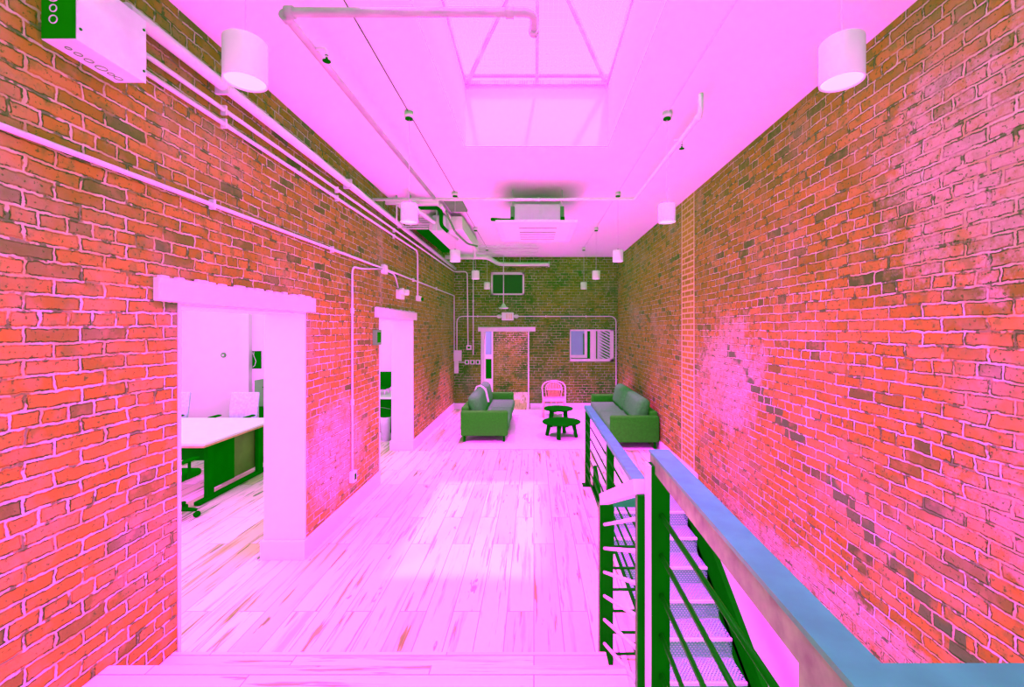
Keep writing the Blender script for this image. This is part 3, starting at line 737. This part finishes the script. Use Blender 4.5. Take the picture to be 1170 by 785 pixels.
# sprinkler pipes
sp_l = pipe('sprinkler_pipe', [(0.0, 2.30, 3.57), (0.0, 2.17, 3.57), (-1.245, 2.17, 3.57), (-1.20, 5.25, 3.575)], .021, M['greypipe'], 'sprinkler pipe crossing under the skylight and running back on the left', 'pipe', .05,
     couplings=[((-.12, 2.17, 3.57), 'x'), ((0.0, 2.30, 3.57), 'y'), ((-1.245, 2.2, 3.57), 'y'), ((-1.21, 2.17, 3.57), 'x')])
sp_r = pipe('sprinkler_pipe', [(1.22, 3.20, 3.72), (1.22, 3.20, 3.57), (1.22, 5.3, 3.57), (-1.95, 5.3, 3.57)], .018, M['pipew'], 'white sprinkler pipe on the right turning across in front of the air conditioner', 'pipe', .05,
     couplings=[((.06, 5.3, 3.57), 'x'), ((1.22, 3.25, 3.57), 'y')])
def sprinkler(x, y, z, host):
    mb = MB(); mb.tube([(x - .06, y, 3.57), (x, y, 3.57), (x, y, z + .02)], .009, 8, .03); g = mb.build('drop_pipe', M['emt'], host)
    mb = MB(); mb.lathe((x, y, z), [(.022, -.002), (.022, .002)], 16); mb.lathe((x, y, z + .002), [(.009, 0), (.006, .015), (.010, .03)], 10); mb.build('sprinkler_head', M['black'], g)
sprinkler(-1.16, 2.45, 3.50, sp_l)
sprinkler(1.23, 3.64, 3.50, sp_r)
pipe('ceiling_conduit', [(PX[0] + .0, 1.9, ZC - .008), (PX[0], 9.6, ZC - .008)], .003, M['black'], 'thin dark cable along the ceiling joining the left lamps', 'cable', 0)
pipe('ceiling_conduit', [(PX[1], 1.9, ZC - .008), (PX[1], 9.6, ZC - .008)], .0045, M['emt'], 'thin pale cable along the ceiling joining the right lamps', 'cable', 0)
pipe('ceiling_pipe', [(-1.3, 6.1, 3.72), (-1.26, 9.3, 3.70), (-1.26, 9.36, 3.52)], .03, M['pipew'], 'white pipe running back under the ceiling beside the ductwork', 'pipe', .05)
pipe('ceiling_pipe', [(-1.95, 9.62, 3.58), (-1.02, 9.62, 3.58), (-.86, 10.8, 3.60), (.39, 10.8, 3.60)], .05, M['pipew'], 'thick white pipe bending across the top of the end wall', 'pipe', .2, couplings=[((.37, 10.8, 3.6), 'x')])
pipe('pipe_hanger', [(-.34, 10.8, 3.64), (-.34, 10.8, 3.79)], .006, M['pipew'], 'thin rod hanging the end wall pipe from the ceiling', 'hanger', 0)
for k, (yy, xa, xb) in enumerate(((9.15, -1.7, .05), (9.45, -1.7, .1), (9.85, -1.85, .1), (10.25, -1.85, .02))):
    pipe('ceiling_conduit', [(xa, yy, 3.745), (xb, yy, 3.745)], .011, M['emt'], 'grey conduit across the ceiling near the end wall, %s of four' % ('nearest the room', 'second', 'third', 'nearest the wall')[k], 'conduit', 0, group='conduits across the ceiling near the end wall')

# air conditioner cassette
g = empty('air_conditioner', (.03, 5.87, 3.29), 'white ceiling cassette air conditioner hanging past the skylight', 'air conditioner')
pz = 3.293
mb = MB(); mb.box(-.245, .335, 5.55, 6.25, pz + .03, 3.585, .008); mb.build('body', M['lampw'], g)
mb = MB(); mb.box(-.47, .53, 5.30, 6.48, pz, pz + .03, .008); pn = mb.build('panel', M['lampw'], g)
mb = MB(); mb.box(-.40, .46, 5.38, 6.40, pz - .006, pz, .002); mb.build('inner_panel', M['ceil'], pn)
for yy in (5.58, 5.82, 5.95, 6.12, 6.25):
    mb = MB(); mb.box(-.19, .29, yy - .014, yy + .014, pz - .009, pz - .005); mb.build('slot', M['black'], pn)
for sx in (-.275, .365):
    mb = MB(); mb.box(sx - .025, sx + .025, 5.62, 6.18, 3.32, 3.58, .006); mb.build('pipe_bay', M['greycab'], g)
    for yy in (5.66, 6.14):
        mb = MB(); mb.tube([(sx, yy, 3.45), (sx, yy, ZC)], .006, 6); mb.build('hanger_rod', M['emt'], g)
mb = MB(); mb.tube([(-.30, 5.62, 3.40), (-.42, 5.62, 3.40), (-.55, 5.7, 3.43)], .022, 8, .05); mb.build('refrigerant_line', M['black'], g)
mb = MB(); mb.box(.365 - .02, .365 + .03, 5.60, 5.62, 3.36, 3.44, .004); mb.build('valve', M['black'], g)
mb = MB(); mb.box(-.30, -.26, 5.60, 5.62, 3.36, 3.44, .004); mb.build('valve', M['black'], g)

# ductwork on the left
g = empty('duct_unit', (-1.4, 7.6, 3.5), 'galvanised duct unit hung under the ceiling in the left rear corner', 'duct unit')
mb = MB(); mb.box(-1.62, -1.10, 6.75, 8.7, 3.53, 3.74, .006); mb.build('body', M['lampw'], g)
mb = MB(); mb.box(-1.50, -1.30, 6.45, 6.75, 3.45, 3.68, .006); mb.build('plenum', M['sheet'], g)
mb = MB(); mb.box(-1.88, -1.65, 7.0, 9.0, 3.57, 3.66, .005); mb.build('gap_shadow', M['black'], g)  # black box standing for the shadow between duct and wall pipes
mb = MB()
for k in range(7): mb.box(-1.86, -1.52, 6.3 + .01 * k, 6.32 + .01 * k, 3.44 + .035 * k, 3.457 + .035 * k)
mb.build('louver', M['pipew'], g)
mb = MB(); mb.tube([(-1.80, 6.2, 3.715), (-1.36, 6.2, 3.715), (-1.315, 6.2, 3.66), (-1.315, 6.2, 3.47), (-1.22, 6.2, 3.38)], .026, 10, .05); mb.build('refrigerant_line', M['black'], g)
mb = MB(); mb.box(XL, -1.28, 5.88, 5.93, 3.68, 3.73, .004); mb.build('support_channel', M['pipew'], g)
for sx, yy in ((-1.85, 5.9), (-1.66, 5.9), (-1.42, 6.4), (-1.12, 8.0)):
    mb = MB(); mb.tube([(sx, yy, 3.40), (sx, yy, ZC)], .011, 8); mb.build('hanger_rod', M['pipew'], g)
mb = MB(); mb.tube([(-1.27, 6.3, 3.70), (-1.22, 6.8, 3.50), (-1.12, 7.4, 3.44), (-1.0, 7.7, 3.46)], .016, 8, .1); mb.build('flexible_hose', M['greycab'], g)
mb = MB(); mb.tube([(-1.62, 5.6, 3.62), (-1.30, 7.4, 3.52)], .03, 10); mb.build('diagonal_pipe', M['pipew'], g)
mb = MB(); mb.box(-1.25, -1.0, 6.05, 6.6, 3.765, 3.80, .004); mb.build('ceiling_plate', M['greycab'], g)

# ------------------------------------------------------------------ FURNITURE
mb = MB(); mb.box(-1.23, 1.99, 7.25, 10.75, 0.0, .014, .004)
tag(mb.build('area_rug', M['rug'], base=(.38, 9, 0)), 'large pale woven rug under the sofas and tables', 'rug')

def sofa(name, x_back, x_front, y0, y1, label):
    """back along x_back, seats face x_front"""
    s = 1 if x_front > x_back else -1
    g = empty(name, ((x_back + x_front) / 2, (y0 + y1) / 2, .014), label, 'sofa', 'two dark grey sofas')
    def bx(xa, xb, ya, yb_, za, zb, r, seg=3):
        m_ = MB(); m_.box(min(xa, xb), max(xa, xb), ya, yb_, za, zb, r, seg); return m_
    F = lambda d: x_back + s * d
    D = abs(x_front - x_back)
    bx(F(.02), F(D - .04), y0 + .05, y1 - .05, .125, .27, .03).build('base', M['sofad'], g, smooth=True)
    for ya, yb_ in ((y0, y0 + .13), (y1 - .13, y1)):
        bx(F(0), F(D - .03), ya, yb_, .12, .56, .035).build('arm', M['sofad'], g, smooth=True)
    bx(F(0), F(.13), y0 + .10, y1 - .10, .13, .62, .035).build('backrest', M['sofad'], g, smooth=True)
    ym = (y0 + y1) / 2
    for ya, yb_ in ((y0 + .135, ym), (ym, y1 - .135)):
        m_ = bx(F(.12), F(D), ya + .004, yb_ - .004, .25, .41, .05, 4)
        m_.build('seat_cushion', M['sofa'], g, smooth=True)
        m_ = MB(); m_.obox((F(.235), (ya + yb_) / 2, .60), .23, yb_ - ya - .07, .45, (0, s * -.22, 0), .105, 6)
        m_.build('back_cushion', M['sofa'], g, smooth=True)
    for xa in (.06, D - .10):
        for yy in (y0 + .08, y1 - .08):
            m_ = MB(); m_.box(F(xa) - .018, F(xa) + .018, yy - .03, yy + .03, .0141, .125, .004); m_.build('leg', M['black'], g)
    return g
sofa('sofa', -1.29, -.43, 7.66, 10.06, 'dark grey two seat sofa on the left, its back to the doorways')
sofa('sofa', 2.08, 1.24, 7.22, 9.75, 'dark grey two seat sofa against the right brick wall')
# narrow white strip bent over the left sofa's back cushions
mb = MB(); yc = 8.86
pts = [(-1.21, .70), (-1.16, .835), (-1.08, .855), (-1.00, .80), (-.96, .66), (-.93, .52)]
for (a0, b0), (a1, b1) in zip(pts, pts[1:]): mb.bar((a0, yc, b0), (a1, yc, b1), .06, .022)
tag(mb.build('white_strip', M['paper'], base=(-1.1, yc, .6)), 'narrow white strip over the middle of the left sofa back', 'throw')

def table(x, y, r, h, label, legs, rot):
    g = empty('coffee_table', (x, y, .014), label, 'coffee table', 'pair of round black coffee tables')
    mb = MB(); mb.lathe((x, y, 0), [(r - .012, h - .028), (r, h - .018), (r, h - .006), (r - .006, h), (r - .03, h - .004), (.02, h - .004)], 48); mb.build('tabletop', M['tblack'], g)
    for k in range(legs):
        a_ = rot + 2 * PI * k / legs; ca, sa = math.cos(a_), math.sin(a_)
        mb = MB(); mb.tube([(x + ca * r * .62, y + sa * r * .62, h - .02), (x + ca * r * .78, y + sa * r * .78, .016)], [.042, .034], 12)
        for v in mb.bm.verts: v.co.z = max(v.co.z, .016)
        mb.build('leg', M['tblack'], g)
    mb = MB()
    for k in range(legs):
        a_ = rot + 2 * PI * k / legs; mb.bar((x, y, h - .05), (x + math.cos(a_) * r * .62, y + math.sin(a_) * r * .62, h - .05), .035, .04)
    mb.build('apron', M['tblack'], g)
table(.511, 8.10, .355, .30, 'low round black coffee table, the larger one nearer the stairs', 4, -PI / 2 - .25)
table(.505, 9.02, .30, .375, 'taller round black coffee table in front of the rattan chair', 4, -PI / 4)

# rattan chair
cxx, cyy = .46, 9.95
g = empty('rattan_chair', (cxx, cyy, .014), 'honey rattan armchair with a round slatted back facing the tables', 'chair')
def arc(rx_, z0, z1, y, n=17, p=1.0):
    return [(cxx + rx_ * math.cos(PI - PI * k / (n - 1)), y, z0 + (z1 - z0) * math.sin(PI * k / (n - 1)) ** p) for k in range(n)]
yb2 = cyy + .22
mb = MB(); hoop = [(cxx - .265, cyy - .16, .0141 + .012), (cxx - .25, cyy, .42)] + arc(.27, .62, .80, yb2, 17, .8) + [(cxx + .25, cyy, .42), (cxx + .265, cyy - .16, .0141 + .012)]
mb.tube(hoop, .015, 10); mb.build('hoop_frame', M['cane'], g)
mb = MB(); mb.tube([(cxx - .17, yb2 - .03, .43)] + arc(.19, .60, .765, yb2 - .01, 15, .8) + [(cxx + .17, yb2 - .03, .43)], .011, 8); mb.build('inner_hoop', M['cane'], g)
for k in range(11):
    u = -1 + 2 * (k + .5) / 11
    mb = MB(); zt = .62 + .145 * (1 - u * u) ** .45
    mb.tube([(cxx + u * .13, yb2 - .035, .43), (cxx + u * .17, yb2 - .005, zt)], .0085, 6); mb.build('slat', M['rattan'], g)
mb = MB(); mb.tube([(cxx - .19, yb2 - .02, .60), (cxx + .19, yb2 - .02, .60)], .009, 8); mb.tube([(cxx - .25, yb2 - .03, .42), (cxx + .25, yb2 - .03, .42)], .013, 8); mb.build('cross_rail', M['cane'], g)
mb = MB(); mb.box(cxx - .235, cxx + .235, cyy - .22, cyy + .20, .375, .405, .012, 3)
mb.build('seat', M['rattan'], g)
mb = MB(); mb.tube([(cxx - .24, yb2 - .04, .41), (cxx - .24, cyy - .22, .40), (cxx + .24, cyy - .22, .40), (cxx + .24, yb2 - .04, .41)], .014, 8, .08); mb.build('seat_frame', M['cane'], g)
for sx in (-.225, .225):
    for yy in (cyy - .20, cyy + .19):
        mb = MB(); mb.tube([(cxx + sx, yy, .40), (cxx + sx * 1.08, yy * 1.0 + (.03 if yy > cyy else -.0), .0141 + .001)], .013, 8); mb.build('leg', M['rattan'], g)
for s_ in (-1, 1):
    mb = MB(); mb.tube([(cxx + s_ * .22, cyy + .19, .10), (cxx, cyy + .20, .37)], .008, 6); mb.build('brace', M['rattan'], g)

# ------------------------------------------------------------------ OFFICE
g = empty('office_desk', (-5.2, 5.7, 0), 'white double office desk with dark end panels beyond the first doorway', 'desk')
mb = MB(); mb.box(-6.9, -3.73, 4.95, 6.42, .675, .70, .002); mb.build('desktop', M['desk'], g)
mb = MB(); mb.box(-6.9, -3.725, 4.944, 6.426, .655, .6745, .002); mb.build('edge_band', M['wood'], g)
for xx in (-3.80, -6.8):
    mb = MB(); mb.box(xx - .035, xx + .035, 4.93, 6.30, 0.005, .05, .008); ft = mb.build('foot_rail', M['black'], g)
    for yy in (5.12, 6.05):
        mb = MB(); mb.box(xx - .025, xx + .025, yy - .05, yy + .05, .05, .655, .004); mb.build('leg', M['black'], g)
mb = MB(); mb.box(-3.86, -3.83, 5.20, 5.60, .10, .63, .004); mb.build('end_panel', M['black'], g)
mb = MB(); mb.box(-3.88, -3.84, 5.56, 6.22, .10, .62, .004); mb.build('end_panel', M['cab'], g)
mb = MB(); mb.box(-6.7, -3.9, 5.66, 5.70, .30, .64, .004); mb.build('modesty_panel', M['black'], g)

def office_chair(x, y, face, label, fabric, zs_=.46):
    g = empty('office_chair', (x, y, 0), label, 'chair')
    for k in range(5):
        a_ = .35 + 2 * PI * k / 5; ca, sa = math.cos(a_), math.sin(a_)
        mb = MB(); mb.tube([(x, y, .13), (x + ca * .17, y + sa * .17, .10), (x + ca * .29, y + sa * .29, .075)], [.035, .026, .018], 8); lg = mb.build('leg', M['dark'], g)
        mb = MB(); mb.lathe((x + ca * .29, y + sa * .29, .03), [(.018, -.022), (.03, -.018), (.03, .018), (.018, .022)], 14, 'y' if abs(sa) < .7 else 'x'); mb.build('caster', M['dark'], lg)
    mb = MB(); mb.tube([(x, y, .12), (x, y, zs_ - .06)], .025, 12); mb.build('gas_column', M['dark'], g)
    mb = MB(); mb.box(x - .24, x + .24, y - .23, y + .23, zs_ - .05, zs_ + .03, .035, 4); mb.build('seat', M['dark'], g, smooth=True)
    by = y + face * .25
    mb = MB(); mb.obox((x, by + face * .04, zs_ + .30), .46, .035, .42, (face * -.16, 0, 0), .015, 3); mb.build('backrest', fabric, g)
    mb = MB(); mb.tube([(x, y + face * .15, zs_ - .04), (x, by + face * .03, zs_ + .02), (x, by + face * .05, zs_ + .22)], .022, 8, .08); mb.build('back_support', M['dark'], g)
    for sx in (-.27, .27):
        mb = MB(); mb.tube([(x + sx * .85, y, zs_ - .03), (x + sx, y, zs_ + .02), (x + sx, y, zs_ + .16)], .014, 8, .05); ar = mb.build('armrest', M['dark'], g)
        mb = MB(); mb.box(x + sx - .035, x + sx + .035, y - .12, y + .10, zs_ + .16, zs_ + .185, .01); mb.build('arm_pad', M['dark'], ar)
    return g
office_chair(-3.86, 4.56, -1, 'black office chair on casters in front of the desk', M['dark'])
office_chair(-4.72, 6.85, 1, 'pale mesh office chair behind the desk', M['mesh'])
office_chair(-5.85, 6.85, 1, 'pale mesh office chair farther left behind the desk', M['mesh'])
mb = MB(); yw = OY1
mb.lathe((-6.66, yw, 1.44), [(.055, 0), (.055, -.02), (.045, -.028)], 24, 'y'); o = tag(mb.build('thermostat', M['greycab'], base=(-6.66, yw, 1.44)), 'round grey thermostat on the white office wall', 'thermostat')
mb = MB(); mb.lathe((-6.66, yw - .028, 1.44), [(.02, 0), (.02, -.004)], 16, 'y'); mb.build('dial', M['emt'], o)
mb = MB(); mb.box(-6.04, -5.85, yw - .02, yw, 1.15, 1.53, .003); o = tag(mb.build('wall_poster', M['dark'], base=(-5.95, yw, 1.34)), 'small black framed print with a pale curved line on the office wall', 'print')
mb = MB(); mb.tube([(-6.03, yw - .022, 1.50), (-5.99, yw - .022, 1.40), (-5.955, yw - .022, 1.31), (-5.98, yw - .022, 1.22), (-6.03, yw - .022, 1.18)], .005, 6); mb.tube([(-6.0, yw - .022, 1.52), (-6.0, yw - .022, 1.40)], .003, 6); mb.build('drawn_line', M['emt'], o)
mb = MB(); mb.box(-5.78, -5.30, yw - .35, yw - .001, .40, .94, .006); o = tag(mb.build('filing_cabinet', M['greycab'], base=(-5.5, yw, .4)), 'grey cabinet on a low stand against the far office wall', 'cabinet')
mb = MB(); mb.box(-5.72, -5.36, yw - .30, yw - .05, 0, .40, .004); mb.build('stand', M['dark'], o)
mb = MB(); mb.box(-5.77, -5.31, yw - .365, yw - .35, .67, .93, .004); dr = mb.build('drawer', M['greycab'], o)
mb = MB(); mb.box(-5.6, -5.48, yw - .38, yw - .365, .79, .81, .003); mb.build('handle', M['dark'], dr)
mb = MB(); mb.box(-5.77, -5.31, yw - .365, yw - .35, .42, .65, .004); mb.build('drawer', M['greycab'], o)
for zz, yy, lb in ((1.42, yw - .06, 'black round wall speaker on the office wall above the cabinet'),):
    mb = MB(); mb.lathe((-5.52, yw, zz), [(.075, 0), (.085, -.02), (.07, -.06), (.03, -.075)], 20, 'y'); tag(mb.build('wall_speaker', M['dark'], base=(-5.52, yw, zz)), lb, 'speaker')
# second doorway contents
g = empty('side_table', (-3.0, 8.6, 0), 'white table with a dark cabinet base beyond the second doorway', 'table')
mb = MB(); mb.box(-3.6, -2.40, 8.12, 9.0, .70, .73, .004); mb.build('tabletop', M['desk'], g)
mb = MB(); mb.box(-3.55, -2.45, 8.22, 8.95, .02, .70, .004); bs = mb.build('base_cabinet', M['black'], g)
mb = MB(); mb.tube([(-3.0, 8.215, .55), (-2.8, 8.21, .52), (-2.7, 8.215, .50)], .006, 6); mb.build('cable', M['greycab'], bs)
mb = MB(); mb.box(-3.6, -2.40, 8.05, 8.22, .0, .05, .004); mb.build('plinth', M['emt'], g)
mb = MB(); mb.lathe((-2.66, 7.85, .0), [(.075, .0), (.09, .42), (.094, .425), (.094, .44), (.085, .44), (.08, .40), (.07, .02), (.02, .015)], 24); o = tag(mb.build('waste_bin', M['sheet'], base=(-2.66, 7.85, 0)), 'round metal waste bin in the second doorway', 'bin')
mb = MB(); mb.lathe((-2.66, 7.85, .43), [(.094, 0), (.096, .01), (.09, .018)], 24); mb.build('rim', M['dark'], o)
g = empty('desk_chair', (-3.0, 8.6, .73), 'black chair back with pale legs on the table beyond the second doorway', 'chair')
mb = MB(); mb.obox((-2.98, 8.75, 1.0), .32, .05, .30, (-.15, 0, 0), .02, 3); mb.build('backrest', M['dark'], g, smooth=True)
mb = MB(); mb.box(-3.14, -2.86, 8.45, 8.75, .83, .87, .015); mb.build('seat', M['dark'], g)
for sx in (-3.11, -2.89):
    for yy in (8.48, 8.72):
        mb = MB(); mb.tube([(sx, yy, .84), (sx, yy, .7301)], .012, 8); mb.build('leg', M['emt'], g)

# ------------------------------------------------------------------ LIGHT
w = bpy.data.worlds.new('World'); S.world = w; w.use_nodes = True
N = w.node_tree.nodes; L = w.node_tree.links; N.clear()
wo = N.new('ShaderNodeOutputWorld'); bg = N.new('ShaderNodeBackground'); tc = N.new('ShaderNodeTexCoord'); sp = N.new('ShaderNodeSeparateXYZ')
rp = N.new('ShaderNodeValToRGB')
L.new(tc.outputs['Generated'], sp.inputs[0])
L.new(sp.outputs[2], rp.inputs[0]); L.new(rp.outputs[0], bg.inputs[0]); L.new(bg.outputs[0], wo.inputs[0])
e = rp.color_ramp.elements
e[0].position = 0.0; e[0].color = (.0, 1.03, .0, 1)
e[1].position = 1.0; e[1].color = (1.5, .24, 1.5, 1)
k = e.new(.35); k.color = (.0, 1.03, .0, 1)
k = e.new(.75); k.color = (.25, .64, .25, 1)
bg.inputs[1].default_value = 1.0

S.cycles.use_fast_gi = True
S.cycles.fast_gi_method = 'REPLACE'
S.cycles.ao_bounces_render = 2
S.cycles.ao_bounces = 2
w.light_settings.distance = .8
w.light_settings.ao_factor = 1.0

def area(name, loc, rot, sx, sy, energy, col):
    li = bpy.data.lights.new(name, 'AREA'); li.shape = 'RECTANGLE'; li.size = sx; li.size_y = sy; li.energy = energy; li.color = col
    o = bpy.data.objects.new(name, li); COL.objects.link(o); o.location = loc; o.rotation_euler = rot; return o
MAG = (1, .010, 1)
area('skylight_daylight', (.03, 3.0, 5.5), (0, 0, 0), 1.9, 3.0, 4200, (1, .0008, 1))
for xx in (-.9, 1.0):
    area('front_fill', (xx, YF - .25, 2.1), (PI / 2, 0, 0), 1.5, 2.3, 60, MAG)  # unseen fill lamps added behind the camera
area('office_fill', (-5.0, OY0 - .1, 1.8), (PI / 2, 0, 0), 3.4, 1.8, 800, MAG)  # unseen fill lamp added to brighten the office
area('corridor_fill', (-.2, 12.6, 2.95), (0, 0, 0), .8, .8, 175, (1, .012, .9))  # unseen fill lamp added to light the room past the end doorway
sl = bpy.data.lights.new('sun', 'SUN'); sl.energy = 50; sl.color = (1, .058, 1); sl.angle = math.radians(2.5)
so = bpy.data.objects.new('sun', sl); COL.objects.link(so)
so.rotation_euler = Vector((-.6, 1.62, -4.3)).to_track_quat('-Z', 'Y').to_euler()

# ------------------------------------------------------------------ CAMERA
cam = bpy.data.cameras.new('camera'); co = bpy.data.objects.new('camera', cam); COL.objects.link(co)
co.location = (0, 0, EYE); co.rotation_euler = (PI / 2, 0, 0)
cam.sensor_fit = 'HORIZONTAL'; cam.sensor_width = 36; cam.lens = 36 * 500 / 1170
cam.shift_x = -25 / 1170; cam.shift_y = -16.5 / 1170
cam.clip_start = .02; cam.clip_end = 200
S.camera = co
S.view_settings.view_transform = 'Standard'; S.view_settings.look = 'None'
S.view_settings.gamma = 1; S.view_settings.exposure = 0; S.view_settings.use_curve_mapping = False
try:
    S.cycles.use_denoising = True; S.cycles.denoiser = 'OPENIMAGEDENOISE'
except Exception: pass
S.cycles.use_adaptive_sampling = False
S.cycles.sample_clamp_indirect = 0
S.cycles.max_bounces = 4; S.cycles.diffuse_bounces = 3; S.cycles.transparent_max_bounces = 12
